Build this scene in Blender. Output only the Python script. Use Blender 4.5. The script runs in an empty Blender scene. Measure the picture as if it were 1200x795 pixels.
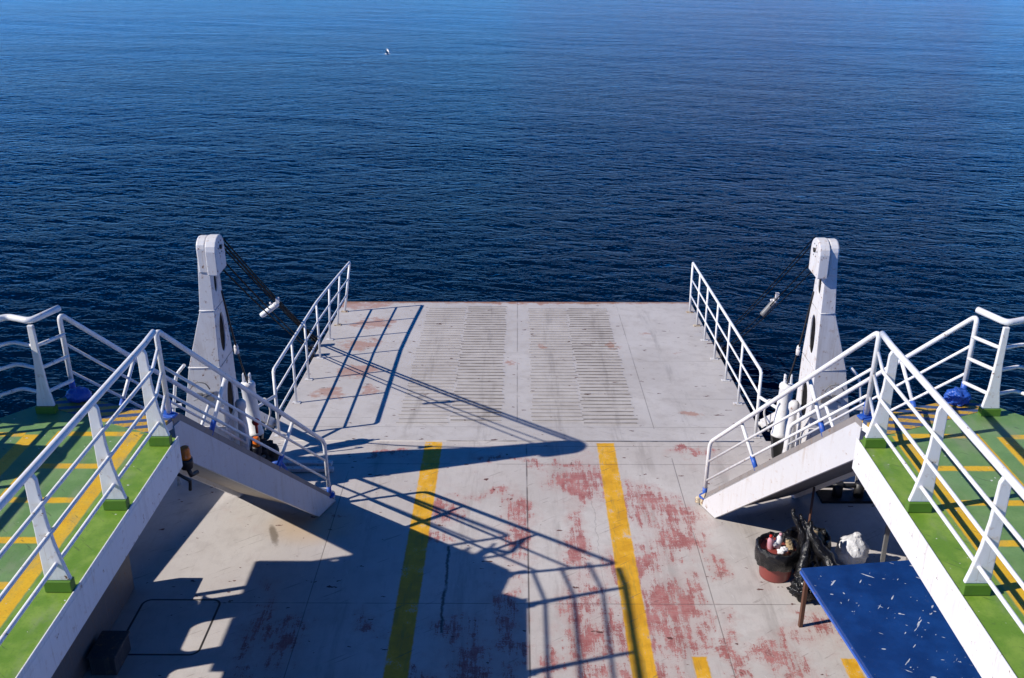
import bpy, bmesh, math, random
from mathutils import Vector, Matrix, noise
random.seed(7)
R = math.radians
V = Vector
sc = bpy.context.scene
COL = sc.collection

# ------------------------------------------------------------------ materials
class NT:
    """small helper that writes shader node expressions"""
    def __init__(s, name):
        s.m = bpy.data.materials.new(name); s.m.use_nodes = True
        s.t = s.m.node_tree; s.n = s.t.nodes; s.l = s.t.links
        s.b = s.n['Principled BSDF']
        s.tc = s.n.new('ShaderNodeTexCoord'); s.obj = s.tc.outputs['Object']
    def put(s, sock, v):
        if isinstance(v, bpy.types.NodeSocket): s.l.new(v, sock)
        elif isinstance(v, (tuple, list)):
            v = tuple(v)
            if len(sock.default_value) == 4 and len(v) == 3: v = v + (1,)
            sock.default_value = v
        else: sock.default_value = v
    def M(s, op, a, b=None, c=None, clamp=False):
        n = s.n.new('ShaderNodeMath'); n.operation = op; n.use_clamp = clamp
        for i, v in enumerate((a, b, c)):
            if v is not None: s.put(n.inputs[i], v)
        return n.outputs[0]
    def xyz(s, vec=None):
        n = s.n.new('ShaderNodeSeparateXYZ'); s.l.new(vec or s.obj, n.inputs[0]); return n.outputs
    def comb(s, x, y, z):
        n = s.n.new('ShaderNodeCombineXYZ')
        for i, v in enumerate((x, y, z)): s.put(n.inputs[i], v)
        return n.outputs[0]
    def mapping(s, vec=None, scale=(1, 1, 1), rot=(0, 0, 0), loc=(0, 0, 0)):
        if any(rot):      # rotate first, then stretch along the turned axes
            r_ = s.n.new('ShaderNodeMapping'); s.l.new(vec or s.obj, r_.inputs[0]); r_.inputs['Rotation'].default_value = rot
            vec = r_.outputs[0]; rot = (0, 0, 0)
        n = s.n.new('ShaderNodeMapping'); s.l.new(vec or s.obj, n.inputs[0])
        n.inputs['Scale'].default_value = scale; n.inputs['Rotation'].default_value = rot; n.inputs['Location'].default_value = loc
        return n.outputs[0]
    def noise(s, scale, detail=4, rough=.55, vec=None, dist=0):
        n = s.n.new('ShaderNodeTexNoise'); s.l.new(vec or s.obj, n.inputs['Vector'])
        n.inputs['Scale'].default_value = scale; n.inputs['Detail'].default_value = detail
        n.inputs['Roughness'].default_value = rough; n.inputs['Distortion'].default_value = dist
        return n.outputs['Fac']
    def vor(s, scale, vec=None, feature='F1'):
        n = s.n.new('ShaderNodeTexVoronoi'); n.feature = feature
        s.l.new(vec or s.obj, n.inputs['Vector']); n.inputs['Scale'].default_value = scale
        return n.outputs['Distance']
    def step(s, v, a, b):
        n = s.n.new('ShaderNodeMapRange'); n.interpolation_type = 'SMOOTHSTEP'
        s.put(n.inputs[0], v); n.inputs[1].default_value = a; n.inputs[2].default_value = b
        n.inputs[3].default_value = 0; n.inputs[4].default_value = 1
        return n.outputs[0]
    def rng(s, v, a, b, c, d):
        n = s.n.new('ShaderNodeMapRange'); s.put(n.inputs[0], v)
        for i, q in enumerate((a, b, c, d)): n.inputs[i + 1].default_value = q
        return n.outputs[0]
    def mix(s, f, a, b, mode='MIX'):
        n = s.n.new('ShaderNodeMix'); n.data_type = 'RGBA'; n.blend_type = mode
        s.put(n.inputs[0], f); s.put(n.inputs[6], a); s.put(n.inputs[7], b)
        return n.outputs[2]
    def bump(s, h, strength=.3, dist=.01, normal=None):
        n = s.n.new('ShaderNodeBump'); s.put(n.inputs['Height'], h)
        n.inputs['Strength'].default_value = strength; n.inputs['Distance'].default_value = dist
        if normal: s.l.new(normal, n.inputs['Normal'])
        return n.outputs[0]
    def box(s, x, y, x0, x1, y0, y1, soft=.01):
        ax = s.M('SUBTRACT', s.M('ABSOLUTE', s.M('SUBTRACT', x, (x0 + x1) / 2)), (x1 - x0) / 2)
        ay = s.M('SUBTRACT', s.M('ABSOLUTE', s.M('SUBTRACT', y, (y0 + y1) / 2)), (y1 - y0) / 2)
        d = s.M('MAXIMUM', ax, ay)
        return s.M('MULTIPLY_ADD', d, -1 / soft, .5, clamp=True)
    def ell(s, x, y, cx, cy, rx, ry):
        """1 at the centre, 0 on the outline of the ellipse, negative outside"""
        a = s.M('POWER', s.M('MULTIPLY', s.M('SUBTRACT', x, cx), 1 / rx), 2)
        b = s.M('POWER', s.M('MULTIPLY', s.M('SUBTRACT', y, cy), 1 / ry), 2)
        return s.M('SUBTRACT', 1, s.M('ADD', a, b))
    def maxof(s, L):
        o = L[0]
        for q in L[1:]: o = s.M('MAXIMUM', o, q)
        return o
    def out(s, col=None, rough=None, metal=None, normal=None, **kw):
        if col is not None: s.put(s.b.inputs['Base Color'], col)
        if rough is not None: s.put(s.b.inputs['Roughness'], rough)
        if metal is not None: s.put(s.b.inputs['Metallic'], metal)
        if normal is not None: s.l.new(normal, s.b.inputs['Normal'])
        for k, v in kw.items(): s.put(s.b.inputs[k.replace('_', ' ')], v)
        return s.m

def paint(name, base, dirt=(.25, .2, .16), dirt_amt=.35, rust=.0, rough=.45, var=.12, sc_=1.0, bump=.15, rustcol=(.16, .06, .025)):
    t = NT(name)
    n1 = t.noise(2.2 * sc_, 5, .6); n2 = t.noise(13 * sc_, 4, .6); n3 = t.noise(45 * sc_, 3, .6)
    v = t.M('ADD', t.M('MULTIPLY', t.M('SUBTRACT', n1, .5), var * 2), t.M('MULTIPLY', t.M('SUBTRACT', n3, .5), var))
    v = t.M('ADD', 1, v)
    c = t.mix(1, base, t.comb(v, v, v), 'MULTIPLY')
    streak = t.noise(5 * sc_, 4, .6, t.mapping(scale=(3, 3, .35)))
    d = t.M('MULTIPLY', t.step(t.M('MULTIPLY', t.M('ADD', n1, streak), .5), .5, .7), dirt_amt)
    c = t.mix(d, c, dirt)
    if rust > 0:
        run_ = t.M('MULTIPLY', t.step(t.noise(9 * sc_, 4, .65, t.mapping(scale=(3.2, 3.2, .16))), .58, .74), min(.45, .25 + rust * .3))
        c = t.mix(run_, c, (.46, .33, .22))
        r = t.step(t.M('ADD', t.M('MULTIPLY', n2, .6), t.M('MULTIPLY', n3, .4)), .66 - rust * .1, .69 - rust * .1)
        halo = t.M('MULTIPLY', t.step(n2, .6 - rust * .1, .72 - rust * .1), .25)
        c = t.mix(halo, c, (.45, .25, .12)); c = t.mix(r, c, rustcol)
    return t.out(c, t.rng(n2, .3, .7, rough - .08, rough + .12), 0, t.bump(t.M('ADD', n3, t.M('MULTIPLY', n2, .8)), bump, .004))

M = {}
M['white'] = paint('white_paint', (.86, .85, .84), dirt_amt=.25, rust=.3, rough=.38, var=.05)
M['white_worn'] = paint('worn_white_paint', (.74, .72, .71), dirt=(.38, .3, .24), dirt_amt=.35, rust=.5, rough=.5, var=.08)
M['stringer'] = paint('stringer_paint', (.66, .65, .66), dirt=(.42, .34, .26), dirt_amt=.35, rust=.1, rough=.45, var=.08)
M['strip_shade'] = paint('grey_brown_shading_paint', (.27, .245, .235), dirt=(.15, .11, .09), dirt_amt=.5, rust=.3, rough=.6)
M['soffit'] = paint('bounce_lit_soffit_paint', (.40, .36, .31), dirt=(.3, .24, .16), dirt_amt=.5, rust=.3, rough=.6)  # warm beige carries the light bounced off the deck
M['soffit_shaded'] = paint('shaded_soffit_paint', (.10, .10, .115), dirt=(.1, .08, .06), dirt_amt=.5, rust=.3, rough=.6)  # dark copy with the shade of the undersides in its colour
M['rusty_white'] = paint('rusty_cream_paint', (.66, .56, .40), dirt=(.4, .22, .09), dirt_amt=.8, rust=1.3, rough=.6)
M['blue'] = paint('blue_paint', (.028, .115, .50), dirt=(.1, .1, .12), dirt_amt=.25, rust=.2, rough=.4)
M['green_block'] = paint('dark_green_paint', (.10, .22, .02), dirt=(.05, .06, .02), dirt_amt=.3, rough=.5)
M['black'] = paint('black_steel', (.012, .012, .014), dirt=(.04, .03, .025), dirt_amt=.4, rough=.5)
M['dark_box'] = paint('dark_grey_box_paint', (.06, .058, .06), dirt_amt=.3, rust=.4, rough=.6)
M['steel'] = paint('grey_steel', (.2, .2, .2), dirt=(.12, .07, .04), dirt_amt=.5, rust=.4, rough=.45)
M['wire'] = paint('greasy_black_wire_and_hole_shade', (.006, .006, .007), dirt=(.012, .01, .009), dirt_amt=.3, rough=.5)
M['wire'].node_tree.nodes['Principled BSDF'].inputs['Specular IOR Level'].default_value = .05
M['wood'] = paint('brown_wood', (.12, .05, .028), dirt=(.05, .025, .015), dirt_amt=.6, rough=.6)
M['amber'] = paint('amber_plastic', (.75, .16, .01), dirt=(.3, .08, .01), dirt_amt=.3, rough=.2)
M['red_plastic'] = paint('brown_red_plastic', (.26, .055, .045), dirt=(.16, .08, .07), dirt_amt=.4, rough=.4)
M['red'] = paint('red_plastic', (.6, .03, .02), dirt_amt=.1, rough=.35)
M['beige'] = paint('beige_cloth', (.45, .34, .2), dirt_amt=.3, rough=.8)
M['pink'] = paint('pink_plastic', (.7, .35, .4), dirt_amt=.1, rough=.3)
M['paper'] = paint('white_paper', (.8, .78, .78), dirt_amt=.15, rough=.7)
M['coaming'] = paint('grey_coaming_paint', (.17, .165, .165), dirt=(.2, .15, .12), dirt_amt=.4, rust=.4, rough=.55)
M['hull'] = paint('hull_paint', (.2, .195, .195), dirt=(.25, .15, .1), dirt_amt=.5, rust=.6, rough=.5)
M['feather'] = paint('white_feather', (.85, .85, .85), dirt_amt=0, rough=.7)

def bag_mat(name, col, rough):
    t = NT(name); n = t.noise(9, 5, .65, dist=1.2)
    return t.out(col, rough, 0, t.bump(n, .9, .03))
M['black_bag'] = bag_mat('black_plastic_bag', (.008, .008, .009), .18)
M['white_bag'] = bag_mat('white_plastic_bag', (.72, .72, .74), .3)
M['blue_bag'] = bag_mat('blue_plastic_sheet', (.025, .10, .46), .25)
M['black_cloth'] = bag_mat('black_tarpaulin', (.006, .006, .007), .55)

# ---- main deck: grey worn paint, red primer showing through, yellow lane lines, seams
def deck_material():
    t = NT('worn_grey_deck_paint')
    X, Y, Z = t.xyz()
    wob = t.noise(3, 4, .6); wob2 = t.noise(14, 4, .65)
    x = t.M('ADD', X, t.M('MULTIPLY', t.M('SUBTRACT', wob2, .5), .035))
    y = t.M('ADD', Y, t.M('MULTIPLY', t.M('SUBTRACT', wob2, .5), .035))
    n_lo = t.noise(.45, 4, .6); n_mid = t.noise(4, 6, .65); n_hi = t.noise(60, 4, .7)
    n_md2 = t.noise(2.2, 8, .72)
    streakY = t.noise(9, 5, .65, t.mapping(scale=(2.4, .35, 1)))
    streakX = t.noise(9, 5, .65, t.mapping(scale=(.3, 2.6, 1)))
    base = t.mix(t.step(n_lo, .35, .65), (.53, .48, .445), (.61, .565, .53))
    base = t.mix(t.M('MULTIPLY', t.step(n_mid, .45, .7), .35), base, (.40, .355, .33))
    base = t.mix(t.M('MULTIPLY', t.step(streakY, .52, .75), .3), base, (.36, .315, .30))
    base = t.mix(t.M('MULTIPLY', t.step(n_hi, .5, .75), .25), base, (.30, .27, .25))
    # warm stain under the left stairs, dark scuff
    st = t.M('MULTIPLY', t.step(t.ell(x, y, -2.75, 11.2, .75, .6), 0, 1.2), .7)
    base = t.mix(st, base, (.60, .42, .24))
    sc1 = t.M('MULTIPLY', t.step(t.M('ADD', t.ell(t.M('ADD', x, t.M('MULTIPLY', y, .35)), y, .62, 10.95, .07, .33), t.M('MULTIPLY', t.M('SUBTRACT', n_mid, .5), 1.5)), .1, .9), .75)
    base = t.mix(sc1, base, (.14, .11, .08))
    tyre = t.M('MULTIPLY', t.maxof([t.box(t.M('ADD', X, t.M('MULTIPLY', t.M('SUBTRACT', n_lo, .5), .6)), Y, a_, a_ + .24, 0, 14, .12) for a_ in (-2.2, -.75, .45, 1.75, 2.9)]), t.M('MULTIPLY', t.step(t.noise(3, 5, .7, t.mapping(scale=(2.5, .25, 1))), .42, .65), .42))
    base = t.mix(tyre, base, (.27, .235, .21))
    scr = t.step(t.noise(8, 3, .6, t.mapping(rot=(0, 0, -.6), scale=(.25, 3.5, 1))), .66, .69)
    base = t.mix(t.M('MULTIPLY', scr, .45), base, (.2, .16, .14))
    scr2 = t.step(t.noise(10, 3, .6, t.mapping(rot=(0, 0, 1.2), scale=(.3, 3.5, 1), loc=(5, 3, 0))), .69, .72)
    base = t.mix(t.M('MULTIPLY', scr2, .7), base, (.66, .64, .62))
    # red primer patches
    E_ = [(.92, 12.45, .42, .62), (1.75, 11.75, .5, .5), (2.15, 11.1, .38, .75), (.78, 10.9, .15, .95), (.80, 9.2, .26, 1.25),
          (1.15, 9.1, .35, .5), (1.75, 9.25, .45, .8), (2.15, 9.5, .12, .6), (2.4, 8.7, .10, .6), (.0, 11.2, .2, .75), (-.35, 11.9, .3, .15),
          (-.2, 12.9, .45, .1), (.45, 12.9, .5, .12), (2.6, 13.2, .3, .12), (3.4, 9.0, .35, .35), (2.9, 8.6, .3, .3), (-1.0, 10.9, .3, .12), (-2.5, 11.4, .16, .07),
          (-.1, 9.3, .18, .9), (-.7, 9.0, .25, .35), (-3.0, 8.8, .12, 1.0), (-2.6, 8.9, .2, .5), (-1.7, 9.2, .15, .25), (-.5, 8.5, .2, .3),
          (-1.0, 11.6, .3, .3), (1.5, 10.3, .35, .5), (.35, 8.5, .12, .5), (-2.2, 13.1, .5, .08), (2.5, 10.2, .12, .25),(1.3,8.2,.3,.5),(-1.1,8.3,.3,.2)]
    wx = t.M('ADD', X, t.M('MULTIPLY', t.M('SUBTRACT', t.noise(2.3, 6, .72, t.mapping(loc=(11, 3, 0))), .5), .85))
    wy = t.M('ADD', Y, t.M('MULTIPLY', t.M('SUBTRACT', t.noise(1.6, 6, .72, t.mapping(loc=(5, 17, 0))), .5), 1.5))
    f = t.maxof([t.ell(wx, wy, e[0], e[1], e[2] * 1.08, e[3] * 1.08) for e in E_])
    f = t.M('MULTIPLY', t.M('MAXIMUM', f, -1.3), .8)
    fld = t.M('ADD', f, t.M('MULTIPLY', t.M('SUBTRACT', n_md2, .5), 5.0))
    fld = t.M('ADD', fld, t.M('MULTIPLY', t.M('SUBTRACT', t.noise(5, 7, .72, t.mapping(scale=(3.2, .35, 1), loc=(3, 8, 0))), .5), 4.6))
    fld = t.M('ADD', fld, t.M('MULTIPLY', t.M('SUBTRACT', streakX, .70), .9))
    fld = t.M('ADD', fld, t.M('MULTIPLY', t.M('SUBTRACT', n_hi, .5), 2.6))
    red = t.M('MULTIPLY', t.step(fld, .15, .75), .9)
    redcol = t.mix(t.step(n_mid, .4, .65), (.33, .075, .065), (.48, .175, .16))
    halo = t.M('MULTIPLY', t.step(t.M('ADD', f, t.M('MULTIPLY', t.M('SUBTRACT', n_md2, .5), 5.0)), -.9, .5), .28)
    base = t.mix(halo, base, (.46, .27, .235))
    # scratches that leave grey or bare dark metal inside the worn primer
    sA = t.step(t.noise(24, 4, .65, t.mapping(rot=(0, 0, .12), scale=(.3, 3.2, 1), loc=(2, 9, 0))), .52, .60)
    sB = t.step(t.noise(24, 4, .65, t.mapping(rot=(0, 0, -.1), scale=(3.2, .3, 1), loc=(7, 4, 0))), .54, .62)
    red = t.M('MULTIPLY', red, t.M('SUBTRACT', 1, t.M('MULTIPLY', t.M('MAXIMUM', sA, sB), .28)))
    base = t.mix(red, base, redcol)
    core = t.M('MULTIPLY', t.M('MULTIPLY', red, t.step(n_mid, .58, .68)), .6)
    base = t.mix(core, base, (.13, .05, .045))
    # small dark chips in the paint
    chip = t.step(t.noise(7, 3, .55, t.mapping(scale=(.8, 1.4, 1))), .70, .715)
    base = t.mix(chip, base, (.12, .045, .035))
    # yellow lines
    ys = [(-1.43, -1.16, 2, 13.5), (1.24, 1.51, 2, 13.47), (1.93, 2.09, 2, 8.62), (3.56, 3.73, 2, 8.60)]
    yl = t.maxof([t.box(x, y, *b, soft=.02) for b in ys])
    worn = t.step(t.M('ADD', t.M('MULTIPLY', n_mid, .6), t.M('MULTIPLY', n_hi, .4)), .555, .61)
    yl = t.M('MULTIPLY', yl, t.M('SUBTRACT', 1, t.M('MULTIPLY', worn, .8)))
    ycol = t.mix(t.step(n_mid, .35, .65), (.66, .33, .012), (.84, .45, .02))
    ycol = t.mix(t.M('MULTIPLY', t.step(streakY, .48, .68), .45), ycol, (.34, .24, .05))
    ycol = t.mix(t.M('MULTIPLY', scr, .6), ycol, (.22, .16, .08))
    base = t.mix(yl, base, ycol)
    # plate seams and cracks
    seams = [t.box(X, Y, .14, .158, -2, 13.4, .014), t.box(X, Y, -3.6, 5, 9.525, 9.533, .01), t.box(X, Y, -3.8, 3.8, 12.81, 12.818, .01),
             t.box(t.M('ADD', X, t.M('MULTIPLY', Y, -.0)), Y, 2.34, 2.348, 2, 13.0, .01), t.box(X, Y, -2.49, -2.482, 2, 12.6, .01),
             t.box(X, Y, -3.8, 3.8, 13.36, 13.37, .01)]
    cr = t.M('ADD', X, t.M('MULTIPLY', t.M('SUBTRACT', t.noise(2.5, 5, .7), .5), .16))
    seams.append(t.box(cr, Y, -.89, -.855, 9.0, 10.7, .02)); seams.append(t.M('MULTIPLY', t.box(cr, Y, 1.058, 1.062, 8.9, 11.8, .01), .6))
    s_ = t.maxof(seams)
    s_ = t.M('MULTIPLY', s_, t.step(t.noise(2.0, 3, .6), .3, .5))
    base = t.mix(t.M('MULTIPLY', s_, .85), base, (.06, .045, .04))
    # flush hatch outline (rounded)
    hx = t.M('MAXIMUM', t.M('SUBTRACT', t.M('ABSOLUTE', t.M('SUBTRACT', X, -3.98)), .36), 0)
    hy = t.M('MAXIMUM', t.M('SUBTRACT', t.M('ABSOLUTE', t.M('SUBTRACT', Y, 9.1)), .38), 0)
    hd = t.M('SQRT', t.M('ADD', t.M('MULTIPLY', hx, hx), t.M('MULTIPLY', hy, hy)))
    ho = t.M('SUBTRACT', 1, t.step(t.M('ABSOLUTE', t.M('SUBTRACT', hd, .1)), .008, .018))
    base = t.mix(ho, base, (.02, .018, .018))
    h = t.M('ADD', t.M('MULTIPLY', n_hi, .4), t.M('MULTIPLY', n_mid, .8))
    h = t.M('SUBTRACT', h, t.M('MULTIPLY', t.M('ADD', s_, t.M('MULTIPLY', red, .3)), 1.0))
    return t.out(base, t.rng(n_mid, .3, .7, .5, .75), 0, t.bump(h, .35, .006))
M['deck'] = deck_material()

def ramp_material(bars=False):
    t = NT('shadowed_ramp_bar_paint' if bars else 'ramp_plate_paint')
    X, Y, Z = t.xyz()
    Y = t.M('ADD', Y, 13.55)      # the ramp's own origin lies on its hinge
    n_lo = t.noise(.5, 4, .6); n_mid = t.noise(3.5, 6, .65); n_hi = t.noise(50, 4, .7)
    strX = t.noise(7, 5, .65, t.mapping(scale=(.35, 2.2, 1)))
    wob2 = t.noise(14, 4, .65)
    x = t.M('ADD', X, t.M('MULTIPLY', t.M('SUBTRACT', wob2, .5), .12)); y = t.M('ADD', Y, t.M('MULTIPLY', t.M('SUBTRACT', wob2, .5), .12))
    base = t.mix(t.step(n_lo, .35, .65), (.52, .48, .45), (.60, .56, .53))
    base = t.mix(t.M('MULTIPLY', t.step(n_mid, .45, .7), .4), base, (.38, .34, .32))
    base = t.mix(t.M('MULTIPLY', t.step(n_hi, .5, .75), .3), base, (.30, .27, .25))
    E_ = [(-3.4, 20.4, .5, .3), (-3.1, 19.2, .45, .35), (-3.2, 17.9, .5, .3), (-3.0, 16.5, .35, .3), (-3.3, 15.4, .3, .25), (-1.0, 20.65, 1.6, .12), (-2.6, 15.6, .2, .2),
          (1.5, 20.6, 2.2, .07),(.4,17.8,.1,.2),(-.1,16.9,.1,.15),(2.9,14.6,.25,.12),(2.6,18.6,.15,.1),(3.1,17.5,.12,.1),(1.9,17.9,.1,.3)]
    x = t.M('ADD', X, t.M('MULTIPLY', t.M('SUBTRACT', t.noise(2.0, 6, .72, t.mapping(loc=(11, 3, 0))), .5), 1.0))
    y = t.M('ADD', Y, t.M('MULTIPLY', t.M('SUBTRACT', t.noise(2.2, 6, .72, t.mapping(loc=(5, 17, 0))), .5), .9))
    f = t.M('MULTIPLY', t.M('MAXIMUM', t.maxof([t.ell(x, y, *e) for e in E_]), -1.3), .8)
    fld = t.M('ADD', f, t.M('MULTIPLY', t.M('SUBTRACT', n_mid, .5), 4.0))
    fld = t.M('ADD', fld, t.M('MULTIPLY', t.M('SUBTRACT', strX, .52), 1.4))
    r = t.M('MULTIPLY', t.step(fld, -.25, .6), .75)
    base = t.mix(r, base, (.42, .22, .16))
    tyre = t.M('MULTIPLY', t.maxof([t.box(t.M('ADD', X, t.M('MULTIPLY', t.M('SUBTRACT', n_lo, .5), .5)), Y, a_, a_ + .22, 13, 21, .12) for a_ in (-1.75, -.65, .55, 1.5, 2.7)]), t.M('MULTIPLY', t.step(t.noise(3, 5, .7, t.mapping(scale=(2.5, .25, 1))), .45, .65), .38))
    base = t.mix(tyre, base, (.23, .205, .19))
    scr = t.step(t.noise(8, 3, .6, t.mapping(rot=(0, 0, .5), scale=(.25, 3.5, 1))), .67, .70)
    base = t.mix(t.M('MULTIPLY', scr, .5), base, (.2, .16, .14))
    chip = t.step(t.noise(6, 3, .55, t.mapping(scale=(.7, 1.6, 1), loc=(3, 1, 0))), .69, .71)
    base = t.mix(chip, base, (.10, .04, .03))
    edge = t.M('MULTIPLY', t.step(t.M('ADD', Y, t.M('MULTIPLY', t.M('SUBTRACT', n_mid, .5), .35)), 20.5, 20.66), .8)
    base = t.mix(edge, base, (.30, .15, .08))
    if not bars:
        seams = [t.box(X, Y, .0, .012, 14.3, 20.7, .014), t.box(X, Y, 2.3, 3.7, 17.0, 17.01, .012), t.box(X, Y, 2.5, 3.8, 15.2, 15.21, .012),
                 t.box(X, Y, -3.8, -2.4, 14.4, 14.41, .012), t.box(X, Y, -3.8, 3.8, 14.05, 14.06, .012), t.box(X, Y, 2.2, 2.21, 14, 20.6, .012)]
        s_ = t.M('MULTIPLY', t.maxof(seams), t.step(t.noise(1.5, 3, .6), .3, .55))
        base = t.mix(t.M('MULTIPLY', s_, .7), base, (.08, .06, .05))
        # grime gathered beside the welded bars
        g = t.maxof([t.box(X, Y, a - .03, b + .03, 14.15, 20.45, .12) for a, b in ((-1.95, -.25), (.25, 1.96))])
        base = t.mix(t.M('MULTIPLY', g, t.M('MULTIPLY', t.step(strX, .42, .66), .22)), base, (.27, .23, .21))
    if bars:
        k_ = t.maxof([t.box(X, Y, -1.1, 0, 13, 21, .02), t.box(X, Y, 1.08, 2.2, 13, 21, .02)])
        base = t.mix(t.M('MULTIPLY', t.step(strX, .25, .6), t.M('MULTIPLY_ADD', k_, .42, .28)), base, (.10, .08, .07))  # shadow lines of the bars painted into their colour
    return t.out(base, t.rng(n_mid, .3, .7, .5, .72), 0, t.bump(t.M('ADD', n_mid, t.M('MULTIPLY', n_hi, .5)), .35, .006))
M['ramp'] = ramp_material(); M['ramp_bar'] = ramp_material(True)

def upper_deck_material():
    t = NT('green_deck_paint')
    X, Y, Z = t.xyz()
    ax = t.M('ABSOLUTE', X)
    wob = t.noise(12, 4, .65)
    x = t.M('ADD', ax, t.M('MULTIPLY', t.M('SUBTRACT', wob, .5), .02)); y = t.M('ADD', Y, t.M('MULTIPLY', t.M('SUBTRACT', wob, .5), .02))
    n_lo = t.noise(1.2, 5, .6); n_mid = t.noise(5, 6, .65); n_hi = t.noise(50, 4, .7)
    walk = t.mix(t.step(n_mid, .35, .68), (.14, .265, .075), (.195, .33, .11))
    walk = t.mix(t.M('MULTIPLY', t.step(n_lo, .45, .7), .5), walk, (.19, .34, .15))
    edge = t.mix(t.step(n_mid, .38, .65), (.145, .28, .025), (.23, .36, .05))
    inner = t.M('SUBTRACT', 1, t.step(x, 3.73, 3.76))
    c = t.mix(inner, walk, edge)
    bars = [(3.76, 3.93, 0, 8.72)]
    for yy in (8.72, 8.08, 7.48, 6.86, 6.25, 5.63, 5.0): bars.append((3.80, 4.50, yy - .045, yy + .045))
    bars.append((4.52, 4.64, 0, 8.78)); bars.append((4.80, 4.95, 0, 8.70)); bars.append((4.95, 5.5, 8.66, 8.75))
    yl = t.maxof([t.box(x, y, *b, soft=.015) for b in bars])
    worn = t.step(t.M('ADD', t.M('MULTIPLY', n_mid, .5), t.M('MULTIPLY', n_hi, .5)), .60, .68)
    yl = t.M('MULTIPLY', yl, t.M('SUBTRACT', 1, t.M('MULTIPLY', worn, .6)))
    c = t.mix(yl, c, t.mix(t.step(n_mid, .4, .7), (.80, .48, .02), (.72, .40, .015)))
    chip = t.step(t.noise(18, 2, .5), .745, .765)
    c = t.mix(chip, c, (.65, .68, .6))
    grime = t.M('MULTIPLY', t.step(n_hi, .5, .75), .4)
    c = t.mix(grime, c, (.05, .10, .03))
    wear = t.M('MULTIPLY', t.step(t.noise(2.4, 7, .7, t.mapping(scale=(1.5, .6, 1))), .5, .7), .55)
    c = t.mix(wear, c, t.mix(n_hi, (.20, .24, .13), (.30, .34, .22)))
    scuff = t.M('MULTIPLY', t.step(t.noise(11, 3, .6, t.mapping(rot=(0, 0, .7), scale=(.35, 2.4, 1))), .64, .70), .55)
    c = t.mix(scuff, c, (.06, .085, .04))
    return t.out(c, t.rng(n_mid, .3, .7, .38, .62), 0, t.bump(t.M('ADD', n_mid, t.M('MULTIPLY', n_hi, .5)), .3, .005))
M['upper'] = upper_deck_material()

def stripe_material():
    t = NT('blue_yellow_striped_paint')
    X, Y, Z = t.xyz()
    n = t.noise(10, 5, .6); n2 = t.noise(40, 4, .6)
    u = t.M('ADD', t.M('MULTIPLY', t.M('ABSOLUTE', X), -.38 * -1), t.M('MULTIPLY', Y, -.93))
    v = t.M('ADD', t.M('MULTIPLY', t.M('ABSOLUTE', X), .93), t.M('MULTIPLY', Y, .38))
    k = t.M('FRACT', t.M('ADD', t.M('MULTIPLY', t.M('ADD', v, t.M('MULTIPLY', u, -1.6)), 3.6), t.M('MULTIPLY', n, .15)))
    s_ = t.step(t.M('ABSOLUTE', t.M('SUBTRACT', k, .5)), .21, .25)
    s_ = t.M('MULTIPLY', s_, t.M('SUBTRACT', 1, t.M('MULTIPLY', t.step(n2, .5, .65), .6)))
    c = t.mix(s_, (.05, .09, .2), (.62, .36, .03))
    c = t.mix(t.M('MULTIPLY', t.step(n, .5, .7), .4), c, (.2, .18, .15))
    return t.out(c, .55, 0, t.bump(n2, .4, .006))
M['stripe'] = stripe_material()

def table_material():
    t = NT('scratched_blue_board')
    n = t.noise(3, 5, .6); n2 = t.noise(35, 4, .7)
    c = t.mix(t.step(n, .35, .7), (.004, .034, .16), (.008, .056, .24))
    def scr(rot, sx, sy, th, loc=(0, 0, 0)):
        return t.step(t.noise(6, 2, .55, t.mapping(scale=(sx, sy, 1), rot=(0, 0, rot), loc=loc)), th, th + .02)
    s1 = scr(.6, .5, 3.2, .715); s2 = scr(-.9, .6, 3.6, .705, (4, 2, 0)); s3 = scr(.1, .9, 2.5, .725, (9, 7, 0))
    s_ = t.M('MAXIMUM', t.M('MAXIMUM', s1, s2), s3)
    s_ = t.M('MULTIPLY', s_, t.rng(n2, .3, .6, .35, 1.0))
    fine = t.M('MULTIPLY', t.step(t.noise(22, 2, .5), .735, .755), .7)
    s_ = t.M('MAXIMUM', s_, fine)
    c = t.mix(s_, c, (.72, .76, .82))
    sc_ = t.M('MULTIPLY', t.M('MULTIPLY', t.step(t.noise(1.6, 3, .6, t.mapping(loc=(2, 5, 0))), .6, .7), t.step(n2, .5, .65)), .5)
    c = t.mix(sc_, c, (.2, .24, .3))
    return t.out(c, t.rng(n2, .3, .7, .35, .55), 0, t.bump(n2, .15, .003))
M['table'] = table_material()

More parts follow.
